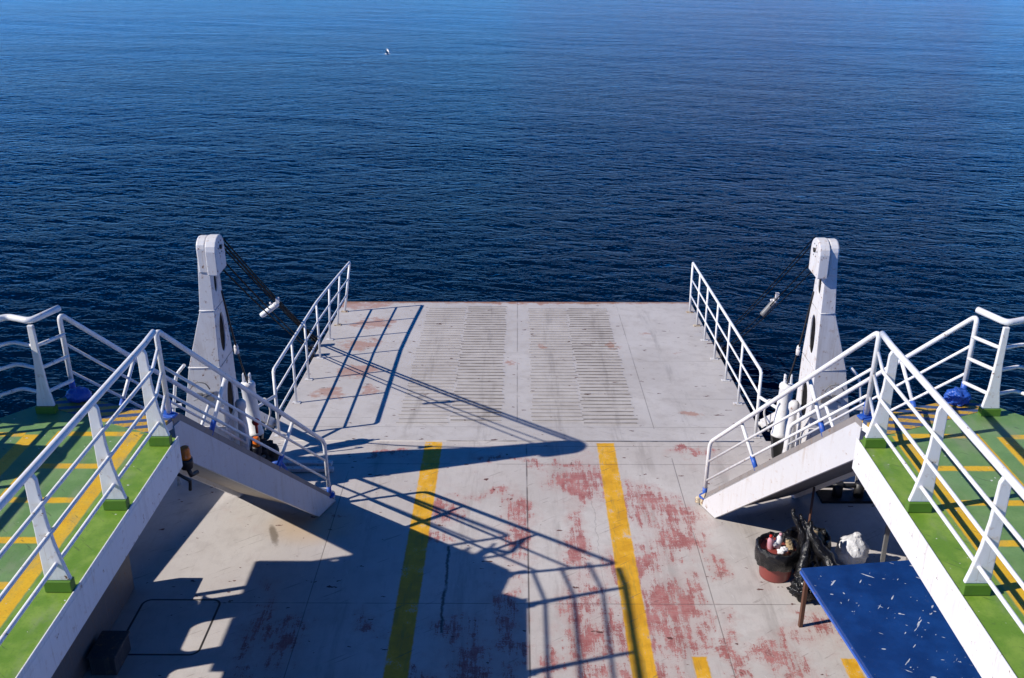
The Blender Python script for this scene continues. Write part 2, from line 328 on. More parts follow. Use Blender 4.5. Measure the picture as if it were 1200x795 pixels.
def sea_material():
    t = NT('sea_water')
    # wind ripples: several crossing trains, metres in object space
    def tr(scale, rot, sx, sy, det=3, rgh=.55, dist=.4):
        return t.noise(scale, det, rgh, t.mapping(rot=(0, 0, rot), scale=(sx, sy, 1)), dist)
    a = tr(1.7, R(14), .55, 1.15, 4, .6); b = tr(.7, R(-20), .5, 1.15, 3, .55)
    c = tr(5.0, R(6), .6, 1.1, 2, .6); d = tr(.16, R(24), .5, 1.3, 2, .5)
    calm = t.rng(t.noise(.035, 4, .6, t.mapping(rot=(0, 0, R(-12)), scale=(.4, 1.5, 1))), .35, .65, .7, 1.25)
    rg = t.M('SUBTRACT', 1, t.M('ABSOLUTE', t.M('MULTIPLY_ADD', a, 2, -1)))
    h = t.M('MULTIPLY', t.M('MULTIPLY', rg, rg), .19)
    h = t.M('ADD', h, t.M('MULTIPLY', b, .36)); h = t.M('ADD', h, t.M('MULTIPLY', c, .03))
    h = t.M('ADD', t.M('MULTIPLY', h, calm), t.M('MULTIPLY', d, .8))
    patch = t.noise(.02, 4, .6, t.mapping(scale=(.5, 1.6, 1)))
    nrm = t.bump(h, 1.0, .19)
    col = t.mix(t.step(patch, .35, .65), (.0, .0052, .017), (.0, .0074, .025))
    return t.out(col, .07, 0, nrm, IOR=1.075)
M['sea'] = sea_material()

def hill_material():
    t = NT('hazy_hillside')
    n = t.noise(.012, 6, .6); n2 = t.noise(.05, 5, .6)
    c = t.mix(t.step(n, .45, .6), (.62, .52, .60), (.66, .42, .42)); c = t.mix(t.M('MULTIPLY', n2, .3), c, (.5, .5, .62))  # lavender haze mixed into the hillside colours
    return t.out(c, .9, 0)
M['hill'] = hill_material()

# ------------------------------------------------------------------ mesh helpers
ORG = {}
def fillet(pts, r, n=5, closed=False):
    pts = [V(p) for p in pts]; out = [pts[0]]
    for i in range(1, len(pts) - 1):
        a, b, c = pts[i - 1], pts[i], pts[i + 1]
        u = (a - b); w = (c - b); rr = min(r, u.length * .45, w.length * .45)
        p = b + u.normalized() * rr; q = b + w.normalized() * rr
        for k in range(n + 1):
            s = k / n; out.append(p * (1 - s) ** 2 + b * 2 * s * (1 - s) + q * s ** 2)
    out.append(pts[-1]); return out

class MB:
    def __init__(s): s.bm = bmesh.new()
    def box(s, c, size, rot=None):
        m = Matrix.Translation(V(c)) @ (rot.to_4x4() if rot else Matrix()) @ Matrix.Diagonal((size[0], size[1], size[2], 1))
        bmesh.ops.create_cube(s.bm, size=1, matrix=m); return s
    def tube(s, pts, r, seg=10, cap=True):
        pts = [V(p) for p in pts]; rings = []
        rr = r if isinstance(r, (list, tuple)) else [r] * len(pts)
        prev = None
        for i, p in enumerate(pts):
            if i == 0: t = pts[1] - p
            elif i == len(pts) - 1: t = p - pts[i - 1]
            else: t = (pts[i + 1] - p).normalized() + (p - pts[i - 1]).normalized()
            t.normalize()
            if prev is None:
                a = V((0, 0, 1)) if abs(t.z) < .9 else V((1, 0, 0)); u = t.cross(a).normalized()
            else: u = (prev - t * prev.dot(t)).normalized()
            prev = u; w = t.cross(u)
            rings.append([s.bm.verts.new(p + (u * math.cos(2 * math.pi * k / seg) + w * math.sin(2 * math.pi * k / seg)) * rr[i]) for k in range(seg)])
        for a, b in zip(rings, rings[1:]):
            for k in range(seg):
                f = s.bm.faces.new((a[k], a[(k + 1) % seg], b[(k + 1) % seg], b[k])); f.smooth = True
        if cap:
            s.bm.faces.new(rings[0][::-1]); s.bm.faces.new(rings[-1])
        return s
    def prism(s, poly, d):
        """poly: list of 3-D points in one plane, d: extrusion vector"""
        d = V(d); a = [s.bm.verts.new(V(p)) for p in poly]; b = [s.bm.verts.new(V(p) + d) for p in poly]
        s.bm.faces.new(a[::-1]); s.bm.faces.new(b); n = len(a)
        for k in range(n): s.bm.faces.new((a[k], a[(k + 1) % n], b[(k + 1) % n], b[k]))
        return s
    def loft(s, secs):
        rings = [[s.bm.verts.new(V(p)) for p in q] for q in secs]; n = len(rings[0])
        for a, b in zip(rings, rings[1:]):
            for k in range(n): s.bm.faces.new((a[k], a[(k + 1) % n], b[(k + 1) % n], b[k]))
        s.bm.faces.new(rings[0][::-1]); s.bm.faces.new(rings[-1]); return s
    def lathe(s, prof, c, seg=24, axis=None):
        c = V(c); rings = []
        rot = V((0, 0, 1)).rotation_difference(V(axis).normalized()).to_matrix() if axis else Matrix.Identity(3)
        for r, z in prof:
            rings.append([s.bm.verts.new(c + rot @ V((r * math.cos(2 * math.pi * k / seg), r * math.sin(2 * math.pi * k / seg), z))) for k in range(seg)])
        for a, b in zip(rings, rings[1:]):
            for k in range(seg):
                f = s.bm.faces.new((a[k], a[(k + 1) % seg], b[(k + 1) % seg], b[k])); f.smooth = True
        s.bm.faces.new(rings[0][::-1]); s.bm.faces.new(rings[-1]); return s
    def blob(s, c, size, amp=.25, freq=3, sub=4, seed=0, flat=None):
        r = bmesh.ops.create_icosphere(s.bm, subdivisions=sub, radius=1)
        for v in r['verts']:
            n = v.co.normalized(); q = n * freq + V((seed, seed * 2.3, 0))
            d = 1 - amp * abs(noise.noise(q)) * 2 + amp * .5 * noise.noise(q * 2.7) - amp * .35 * abs(noise.noise(q * 5.1))
            p = V((n.x * size[0], n.y * size[1], n.z * size[2])) * d
            if flat is not None: p.z = max(p.z, flat)
            v.co = V(c) + p
        for f in r['verts'][0].link_faces: pass
        for f in s.bm.faces: f.smooth = True
        return s
    def build(s, name, mat, parent=None, bevel=0, smooth_angle=None):
        bmesh.ops.recalc_face_normals(s.bm, faces=s.bm.faces)
        org = ORG.get(parent.name, V((0, 0, 0))) if parent else V((0, 0, 0))
        if org.length: bmesh.ops.translate(s.bm, verts=s.bm.verts, vec=-org)
        me = bpy.data.meshes.new(name); s.bm.to_mesh(me); s.bm.free()
        o = bpy.data.objects.new(name, me); COL.objects.link(o); me.materials.append(mat)
        if parent: o.parent = parent; ORG[o.name] = org
        if bevel:
            b = o.modifiers.new('bevel', 'BEVEL'); b.width = bevel; b.segments = 2; b.limit_method = 'ANGLE'; b.angle_limit = R(40)
        return o

def thing(name, label, cat, loc, group=None):
    o = bpy.data.objects.new(name, None); COL.objects.link(o); o.location = loc
    o['label'] = label; o['category'] = cat
    if group: o['group'] = group
    ORG[o.name] = V(loc); return o
def tag(o, label=None, cat=None, group=None, kind=None):
    if label: o['label'] = label
    if cat: o['category'] = cat
    if group: o['group'] = group
    if kind: o['kind'] = kind
    return o
def recentre(o, loc):
    """put the origin of a one-mesh thing at its base"""
    loc = V(loc)
    for v in o.data.vertices: v.co -= loc
    o.location = loc; return o
def cut(o, cutters):
    for i, cm in enumerate(cutters):
        me = bpy.data.meshes.new('cut'); bmesh.ops.recalc_face_normals(cm.bm, faces=cm.bm.faces)
        bmesh.ops.translate(cm.bm, verts=cm.bm.verts, vec=-ORG.get(o.name, V((0, 0, 0))))
        cm.bm.to_mesh(me); cm.bm.free()
        c = bpy.data.objects.new('cut', me); COL.objects.link(c)
        c.parent = o.parent
        m = o.modifiers.new('b', 'BOOLEAN'); m.object = c; m.operation = 'DIFFERENCE'; m.solver = 'EXACT'
        bpy.context.view_layer.update()
        dg = bpy.context.evaluated_depsgraph_get()
        nm = bpy.data.meshes.new_from_object(o.evaluated_get(dg)); o.modifiers.clear(); old = o.data; nn = old.name
        o.data = nm; bpy.data.meshes.remove(old); nm.name = nn
        bpy.data.objects.remove(c); bpy.data.meshes.remove(me)
    return o
def ellipse_x(x, y, z, ry, rz, n=20):
    return [(x, y + ry * math.cos(2 * math.pi * k / n), z + rz * math.copysign(abs(math.sin(2 * math.pi * k / n)) ** .8, math.sin(2 * math.pi * k / n))) for k in range(n)]

MD, UD = 1.6, 4.3
side = {-1: 'left', 1: 'right'}

# ------------------------------------------------------------------ setting
m = MB()
NX = 60
bm = m.bm
bmesh.ops.create_grid(bm, x_segments=8, y_segments=8, size=6000)
sea = m.build('sea', M['sea']); tag(sea, kind='structure')

m = MB()   # distant hills across the water (they colour the far reflections)
secs = []
N = 160
top = []; bot = []
for i in range(N + 1):
    a = R(-75 + 150 * i / N); d = 2300
    h = 12 + 24 * max(0, 1 - abs(a - R(13)) / R(14)) ** .5 + 5 * noise.noise(V((a * 3.1, 2.2, 0))) + 6 * noise.noise(V((a * 11, 5, 0))) + 5 * noise.noise(V((a * 40, 5, 0)))
    h = max(h, 6)
    p = V((d * math.sin(a), d * math.cos(a), 0)); q = V(((d + 700) * math.sin(a), (d + 700) * math.cos(a), h))
    bot.append(m.bm.verts.new(p)); top.append(m.bm.verts.new(q))
for i in range(N): m.bm.faces.new((bot[i], bot[i + 1], top[i + 1], top[i]))
tag(m.build('hills', M['hill']), kind='structure')

# main deck: hull body with the ramp sill at the front
m = MB()
out = [(-5.6, -8), (5.6, -8), (5.6, 12.4), (5.2, 13.545), (-5.2, 13.545), (-5.6, 12.4)]
m.prism([(x, y, MD) for x, y in out], (0, 0, -.012))
tag(m.build('main_deck', M['deck']), kind='structure')
m = MB(); m.prism([(x * .998, y if y < 0 else y - .01, MD - .014) for x, y in out], (0, 0, -1.9))
tag(m.build('hull', M['hull']), 'white steel hull of the ferry below the car deck', 'hull')

# upper green decks
for s in (-1, 1):
    m = MB()
    poly = [(3.40, -6), (3.40, 8.63), (5.12, 9.36), (5.38, 9.05), (5.75, 8.55), (5.75, -6)]
    m.prism([(s * x, y, UD) for x, y in poly], (0, 0, -.03))
    o = m.build('upper_deck', M['upper']); tag(o, kind='structure')
    # steel edge band round the deck
    m = MB()
    poly2 = [(3.385, -6), (3.385, 8.66), (3.46, 8.70), (5.14, 9.40), (5.42, 9.06), (5.79, 8.56), (5.79, -6), (5.70, -6), (5.70, 8.50), (5.10, 9.28), (3.46, 8.55), (3.46, -6)]
    m.prism([(s * x, y, UD - .035) for x, y in poly2], (0, 0, -.30))
    m.prism([(s * x, y, UD + .012) for x, y in ((3.385, -6), (3.385, 8.66), (3.398, 8.66), (3.398, -6))], (0, 0, -.045))
    o2 = m.build('edge_band', M['white'], o, bevel=.004)
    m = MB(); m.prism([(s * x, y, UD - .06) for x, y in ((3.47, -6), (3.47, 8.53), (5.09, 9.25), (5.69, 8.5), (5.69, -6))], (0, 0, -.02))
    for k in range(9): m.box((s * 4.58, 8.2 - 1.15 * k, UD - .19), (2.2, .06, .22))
    m.build('underside', M['soffit_shaded'], o)

# ------------------------------------------------------------------ ship's side plating with openings
for s in (-1, 1):
    t = thing('side_plating', 'white steel side wall with rounded openings below the %s green deck' % side[s], 'hull wall', (s * 5.6, 8, MD), 'side walls below the green decks')
    X = s * 5.6
    def P(L): return [(X, y, MD + h) for y, h in L]
    m = MB()
    m.prism(P([(-6, 0), (-6, 1.44), (8.7, 1.44), (9.05, 1.40), (9.25, 1.2), (9.4, .95), (9.6, .88), (10.6, 1.0), (12.3, 1.2), (12.4, 1.1), (12.4, 0)]), (s * .03, 0, 0))
    o = m.build('bulwark', M['hull'], t)
    c = MB(); c.prism(ellipse_x(X - .1 , 12.17, MD + .32, .27, .12), (.2, 0, 0)); cut(o, [c])
    m = MB()
    m.prism(P([(-6, 1.90), (-6, 2.34), (9.05, 2.34), (9.12, 2.25), (9.3, 2.02), (9.25, 1.94), (9.0, 1.90)]), (s * .03, 0, 0))
    m.build('upper_plate', M['hull'], t)
    y = 8.62
    for k, (w, gap) in enumerate(((.44, .45), (.25, .9), (.3, .6), (.3, .6), (.3, .9), (.3, 1.0), (.3, 1.0), (.3, 1))):
        r_ = .13; x_ = X + s * .002; q = []
        for cy, cz, a0, a1 in ((y + w + r_, MD + 1.43 + r_, 270, 180), (y + w + r_, MD + 1.91 - r_, 180, 90), (y - r_, MD + 1.91 - r_, 90, 0), (y - r_, MD + 1.43 + r_, 0, -90)):
            for j in range(6): a_ = R(a0 + (a1 - a0) * j / 5); q.append((x_, cy + r_ * math.cos(a_), cz + r_ * math.sin(a_)))
        m = MB(); m.prism(q, (s * .026, 0, 0))
        m.build('pillar', M['hull'], t)
        y -= gap + .3
    for yy in (4, 5.3, 6.6, 7.9, 9.2):
        m = MB(); m.box((X - s * .05, yy, MD + 1.17), (.09, .05, 2.3)); m.build('frame_rib', M['hull'], t)
    m = MB(); m.box((s * 4.97, .8, MD + 1.49), (.05, 13.4, 1.76)); o = m.build('shade_wall', M['hull'])  # wall added to keep light out of the space under the deck
    tag(recentre(o, (s * 4.97, 7.5, MD + .6)), 'grey steel wall added to darken the space under the %s green deck' % side[s], 'casing', 'walls added to darken the space under the green decks')
    # low coaming inside it
    m = MB(); m.box((s * 4.78, 2.9, MD + .3), (.30, 13.8, .6))
    o = m.build('coaming', M['coaming'], bevel=.02)
    tag(recentre(o, (s * 4.78, 9.8, MD)), 'low grey steel coaming on the car deck under the %s green deck' % side[s], 'coaming', 'low coamings on the car deck')

m = MB(); m.box((-4.42, 8.5, MD + .11), (.28, .42, .22)); m.box((-4.42, 8.5, MD + .235), (.31, .45, .025))
tag(recentre(m.build('deck_box', M['dark_box'], bevel=.015), (-4.38, 8.52, MD)), 'small dark steel box on the shaded deck beside the left coaming', 'box')

# ------------------------------------------------------------------ loading ramp
A0, ZR = R(2.87), MD - .005
def ramp(x, l, h=0):     # l = distance from hinge
    return V((x, 13.55 + l * math.cos(A0) + h * math.sin(A0), ZR - l * math.sin(A0) + h * math.cos(A0)))
rt = thing('loading_ramp', 'wide grey steel bow ramp lowered over the sea with rows of welded grip bars', 'ramp', (0, 13.55, MD))
L = 7.15
m = MB(); m.prism([ramp(-3.9, .0), ramp(3.9, .0), ramp(3.9, L), ramp(-3.9, L)], V((0, -math.sin(A0), -math.cos(A0))) * .22)
m.build('plate', M['ramp'], rt, bevel=.012)
m = MB()
random.seed(3)
for ci, (a, b) in enumerate(((-1.95, -1.12), (-1.09, -.25), (.25, 1.07), (1.10, 1.96))):
    l = .75 - (.1 if ci in (0, 3) else 0)
    while l < 6.75:
        ja, jb = random.uniform(-.03, .03), random.uniform(-.03, .03); w = .012; hh = .014
        sk = random.uniform(-.006, .006)
        m.prism([ramp(a + ja, l + sk, 0), ramp(b + jb, l - sk, 0), ramp(b + jb, l - sk + w, 0), ramp(a + ja, l + w + sk, 0)], V((0, math.sin(A0), math.cos(A0))) * hh)
        l += .150 + random.uniform(-.004, .004)
m.build('grip_bars', M['ramp_bar'], rt)
m = MB(); m.tube([(-3.7, 13.53, MD - .02), (3.7, 13.53, MD - .02)], .028, 10)
m.build('hinge', M['ramp_bar'], rt)
m = MB(); m.prism([ramp(-3.9, L - .02, .002), ramp(3.9, L - .02, .002), ramp(3.9, L + .05, -.05), ramp(-3.9, L + .05, -.05)], (0, 0, -.1))
m.build('toe_edge', paint('rusty_edge', (.40, .27, .19), dirt=(.2, .09, .05), dirt_amt=.8, rust=1.5, rough=.7), rt)
for s in (-1, 1):
    for ll in (3.6, 4.15):
        m = MB()
        m.prism([ramp(s * 3.905, ll, -.15), ramp(s * 3.905, ll + .2, -.15), ramp(s * 3.905, ll + .16, .22), ramp(s * 3.905, ll + .04, .22)], (s * .05, 0, 0))
        m.tube([ramp(s * 3.88, ll + .1, .14), ramp(s * 4.05, ll + .1, .14)], .04, 10)
        m.build('lifting_lug', M['black'], rt)

for s in (-1, 1):
    lab = {-1: 'white pipe railing on the left edge of the ramp, bending inward at its far end', 1: 'white pipe railing on the right edge of the ramp'}[s]
    t = thing('ramp_railing', lab, 'railing', ramp(s * 3.76, .15), 'railings along the ramp')
    ls = [.15, 1.45, 2.5, 3.58, 4.62, 5.52, 6.42]
    H = 1.12
    def lean(l): return (0 if s > 0 else .17) * max(0, (l - 3.5) / 2.9) ** 1.2
    def rp(l, f): return ramp(s * 3.76 - s * lean(l) * f, l, H * f)
    top_l = ls[0] + (.0)
    for f, nm, r in ((1, 'top_rail', .026), (.66, 'middle_rail', .017), (.34, 'middle_rail', .017)):
        m = MB()
        pts = [rp(l, f) for l in ls]
        if f == 1: pts = fillet([rp(ls[0], .8)] + pts + [rp(ls[-1], .9)], .07)
        m.tube(pts, r, 10); m.build(nm, M['white'], t)
    for i, l in enumerate(ls):
        m = MB(); m.tube([rp(l, .0), rp(l, .985)], .021 if i not in (0, 6) else .026, 10); 
        p = rp(l, 0); po = m.build('post', M['white'], t)
        m = MB(); m.prism([ramp(s * 3.76 - .07, l - .05, .002), ramp(s * 3.76 + .07, l - .05, .002), ramp(s * 3.76 + .07, l + .05, .002), ramp(s * 3.76 - .07, l + .05, .002)], (0, 0, .012))
        m.build('foot_plate', M['rusty_white'] if i in (5, 6) else M['white_worn'], po)
    m = MB(); q = rp(ls[0], .62); m.tube([q, (s * 4.0, 13.3, q.z - .02), (s * 4.1, 13.1, q.z - .04)], .026, 10); m.build('link_pipe', M['white'], t)

# ------------------------------------------------------------------ lifting masts
for s in (-1, 1):
    t = thing('lifting_mast', 'tall tapering white steel hoist mast %s of the ramp hinge' % side[s], 'mast', (s * 4.3, 12.2, MD), 'white hoist masts beside the ramp')
    aft = 11.9
    S_ = [(MD, 4.78, 4.02, 12.95, 12.55), (2.1, 4.68, 4.0, 12.85, 12.15), (2.7, 4.56, 3.99, 12.64, 11.92), (3.6, 4.38, 3.96, 12.52, 11.9), (4.42, 4.135, 3.94, 12.33, 11.9), (5.2, 4.07, 3.93, 12.24, 11.9), (5.33, 4.065, 3.93, 12.22, 11.9)]
    m = MB(); m.loft([[(s * o_, a_, z), (s * i_, a_, z), (s * i_, f_, z), (s * o_, f_, z)] for z, o_, i_, f_, a_ in S_])
    col = m.build('column', M['white_worn'], t)
    cs = []
    for (z, ry, rz, y) in ((4.76, .06, .13, 12.08), (4.02, .11, .28, 12.16), (3.0, .14, .27, 12.26)):
        c = MB(); c.prism(ellipse_x(s * 3.85, y, z, ry, rz), (s * .19, 0, 0)); cs.append(c)
    cut(col, cs)
    b = col.modifiers.new('bevel', 'BEVEL'); b.width = .008; b.segments = 2; b.limit_method = 'ANGLE'; b.angle_limit = R(40)
    # black plate behind each oval hole, standing in for the shade inside
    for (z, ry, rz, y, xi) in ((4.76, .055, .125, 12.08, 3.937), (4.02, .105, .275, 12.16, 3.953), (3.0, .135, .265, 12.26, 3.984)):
        m = MB(); m.prism(ellipse_x(s * (xi + .015), y, z, ry + .02, rz + .02), (s * .01, 0, 0)); m.build('shade_plate', M['wire'], col)
    for z, o_, i_, f_, a_ in ((4.42, 4.137, 3.938, 12.333, 11.897), (3.6, 4.383, 3.957, 12.523, 11.897), (2.7, 4.563, 3.987, 12.643, 11.917)):
        m = MB(); q = [(s * o_, a_, z), (s * i_, a_, z), (s * i_, f_, z), (s * o_, f_, z), (s * o_, a_, z)]
        m.tube(q, .007, 6); m.build('weld_seam', M['white_worn'], col)
    # sheave housing with rounded top
    def prof(x):
        P_ = [(11.84, 4.92), (12.24, 4.93)]
        for k in range(9):
            a = math.pi * k / 8; P_.append((12.04 + .20 * math.cos(a), 5.24 + .17 * math.sin(a)))
        return [(x, y, z) for y, z in P_]
    m = MB(); m.prism(prof(s * 3.815), (s * .135, 0, 0)); m.build('sheave_housing', M['white_worn'], t, bevel=.012)
    m = MB()
    P_ = [(11.885, 4.94), (12.2, 4.94)] + [(12.04 + .165 * math.cos(math.pi * k / 8), 5.27 + .13 * math.sin(math.pi * k / 8)) for k in range(9)]
    m.prism([(s * 3.952, y, z) for y, z in P_], (s * .122, 0, 0)); m.build('head_cap', M['white_worn'], t, bevel=.02)
    m = MB(); m.lathe([(.012, -.01), (.03, -.01), (.03, .02), (.012, .02)], (s * 3.815, 12.05, 5.25), 16, (-s, 0, 0)); m.build('axle_pin', M['black'], t)
    for k in range(6):
        a_ = k * math.pi / 3; m = MB(); m.lathe([(.006, 0), (.011, 0), (.011, .008), (.004, .010)], (s * 3.817, 12.05 + .085 * math.cos(a_), 5.25 + .085 * math.sin(a_)), 6, (-s, 0, 0)); m.build('bolt', M['steel'], t)
    m = MB(); m.lathe([(.03, 0), (.15, 0), (.12, .02), (.12, .05), (.15, .07), (.03, .07)], (s * 3.85, 12.14, 5.05), 24, (s, 0, 0)); m.build('sheave', M['steel'], t)
    # service pipe clamped to the outer side
    m = MB(); m.tube(fillet([(s * 4.87, 12.2, MD), (s * 4.70, 11.98, 2.9), (s * 4.6, 11.98, 3.45), (s * 4.45, 11.95, 3.62)], .1), .022, 8)
    for z, xx in ((2.2, 4.78), (3.0, 4.66)): m.box((s * xx, 11.97, z), (.16, .04, .05))
    m.build('service_pipe', M['white'], t)
    m = MB()    # small bracket and loose wire on the aft face
    m.tube(fillet([(s * 4.12, 11.86, 3.30), (s * 4.16, 11.84, 3.40), (s * 4.30, 11.84, 3.42), (s * 4.42, 11.86, 3.25)], .06), .008, 6)
    m.box((s * 4.14, 11.885, 3.18), (.10, .03, .12)); m.box((s * 4.28, 11.885, 3.2), (.08, .03, .05)); m.tube([(s * 4.08, 11.87, 3.25), (s * 4.36, 11.87, 3.12)], .007, 6)
    m.build('cable_bracket', M['steel'], t)
    m = MB(); m.box((s * 4.38, 12.75, MD + .015), (.95, .6, .03))
    m.prism([(s * 4.0, 12.6, MD + .03), (s * 3.75, 12.6, MD + .03), (s * 3.99, 12.6, MD + .55)], (0, .03, 0))
    m.build('base_plate', M['coaming'], t, bevel=.006)
    m = MB(); m.lathe([(.075, 0), (.085, .1), (.07, .9), (.05, 1.08), (.055, 1.16), (.075, 1.2), (.075, 1.27), (.05, 1.31), (.02, 1.32)], (s * 3.87, 12.30, MD), 20)
    o = m.build('bollard', M['white_worn'])
    tag(recentre(o, (s * 3.87, 12.30, MD)), 'short round-headed white bollard at the foot of the %s mast' % side[s], 'bollard', 'round-headed bollards by the masts')

    t.scale = (1, 1, .985 if s > 0 else .993)
    # hoist wires from the head to the ramp lugs
    k_ = 0
    wires = []
    for (za, ya, ll, zo) in ((5.33, 12.2, 4.25, .14), (5.24, 12.22, 4.2, .10), (4.99, 12.2, 3.7, .14), (4.95, 12.05, 3.66, .10)):
        for dx in ((0, .05) if za > 5.1 and s < 0 else (0,)):
            wires.append((V((s * (3.84 + dx), ya, za)), ramp(s * (3.93 + dx * .5), ll, zo)))
    for a, b in wires:
        pts = []
        for k in range(17):
            u = k / 16; p = a.lerp(b, u); p.z -= .10 * 4 * u * (1 - u) * .5; pts.append(p)
        m = MB(); m.tube(pts, .011 if s < 0 else .0075, 6)
        o = m.build('hoist_wire', M['wire'])
        tag(recentre(o, a), 'dark greasy hoist wire from the %s mast head down to the ramp side' % side[s], 'wire rope', '%s hoist wires' % side[s])
    a, b = wires[-2]
    c = a.lerp(b, .42 if s < 0 else .38); c.z -= .06
    bt = thing('pulley_block', {-1: 'pale blue-white roller block hanging on the wires beside the left mast', 1: 'grimy grey roller block hanging on the wires beside the right mast'}[s], 'pulley', c, 'roller blocks on the hoist wires')
    d = V((.80, .1, .58)) if s < 0 else V((.62, .1, .75)); d.normalize()
    m = MB(); m.lathe([(.02, -.17), (.04, -.165), (.045, -.13), (.045, .13), (.04, .165), (.02, .17)], c, 16, d); m.build('roller', M['white'] if s < 0 else M['steel'], bt)
    m = MB(); m.lathe([(.045, -.015), (.05, 0), (.045, .015)], c + d * .12, 14, d)
    m.box(c + d * .17 + V((0, 0, .05)), (.05, .05, .09)); m.tube([c + d * .05 + V((0, 0, .05)), c + d * .02 + V((0, 0, .11))], .015, 8)
    m.build('shackle', M['white_worn'], bt)
    # slack wire down to the cylinder
    a = V((s * 3.93, 12.26, 4.55)); b = V((s * 3.95, 13.0, 2.85)); m = MB(); pts = []
    for k in range(13):
        u = k / 12; p = a.lerp(b, u); p.z -= .12 * math.sin(math.pi * u); pts.append(p)
    m.tube(pts, .013, 6); o = m.build('slack_wire', M['black']); tag(recentre(o, a), 'slack dark wire hanging from the %s mast to the cylinder below' % side[s], 'wire rope', 'slack wires below the masts')
    q = pts[6]
    m = MB(); m.blob(q, (.035, .035, .05), .2, 3, 2); m.lathe([(.02, -.05), (.035, -.04), (.035, .04), (.02, .05)], q + V((0, 0, -.06)), 10)
    o = m.build('wire_clamp', M['white_worn']); tag(recentre(o, q), 'small pale clamp on the slack wire by the %s mast' % side[s], 'clamp', 'clamps on the slack wires')

    # hydraulic cylinder
    ct = thing('hydraulic_cylinder', 'white hydraulic cylinder with a forked top between the %s mast and the ramp' % side[s], 'cylinder', (s * 3.93, 13.0, MD), 'hydraulic cylinders beside the ramp')
    base = V((s * 3.90, 12.98, 2.0)); tp = V((s * 3.98, 13.08, 2.80)); ax = (tp - base).normalized()
    m = MB(); m.lathe([(.06, 0), (.105, .0), (.112, .02), (.112, .06), (.102, .07), (.102, .74), (.112, .75), (.112, .80), (.09, .83), (.05, .84)], base, 24, ax); m.build('barrel', M['white'], ct)
    m = MB()
    for k in (-1, 1): m.prism([tp + V((k * .045 - .018, -.04, .0)), tp + V((k * .045 + .018, -.04, .0)), tp + V((k * .045 + .012, -.025, .16)), tp + V((k * .045 - .012, -.025, .16))], (0, .06, 0))
    m.build('fork', M['white'], ct, bevel=.006)
    m = MB(); m.prism([(s * 3.80, 12.9, MD + .42), (s * 4.0, 12.9, MD + .42), (s * 3.95, 12.92, MD + .01), (s * 3.86, 12.92, MD + .01)], (0, .14, 0)); m.build('foot_bracket', M['black'], ct)
    m = MB(); m.tube(fillet([base + V((-s * .11, -.02, .6)), base + V((-s * .22, -.03, .62)), base + V((-s * .26, -.03, .4)), base + V((-s * .16, -.04, .1))], .06), .014, 8); m.build('hose', M['white_worn'], ct)
    # swing arm to the ramp corner
    m = MB(); a = V((s * 4.00, 13.14, 2.35)); b = V((s * 3.98, 14.3, 1.50))
    n_ = V((0, (a - b).z, -(a - b).y)).normalized()
    m.prism([a + n_ * .05, a - n_ * .05, b - n_ * .08, b + n_ * .08], (s * .04, 0, 0))
    m.tube([a + V((-s * .02, 0, 0)), a + V((s * .14, 0, 0))], .04, 12); m.tube([b + V((-s * .07, 0, 0)), b + V((s * .14, 0, 0))], .05, 12)
    o = m.build('swing_arm', M['white_worn'], bevel=.006); tag(recentre(o, b), 'white swing arm joining the %s cylinder to the ramp corner' % side[s], 'link arm', 'swing arms at the ramp corners')

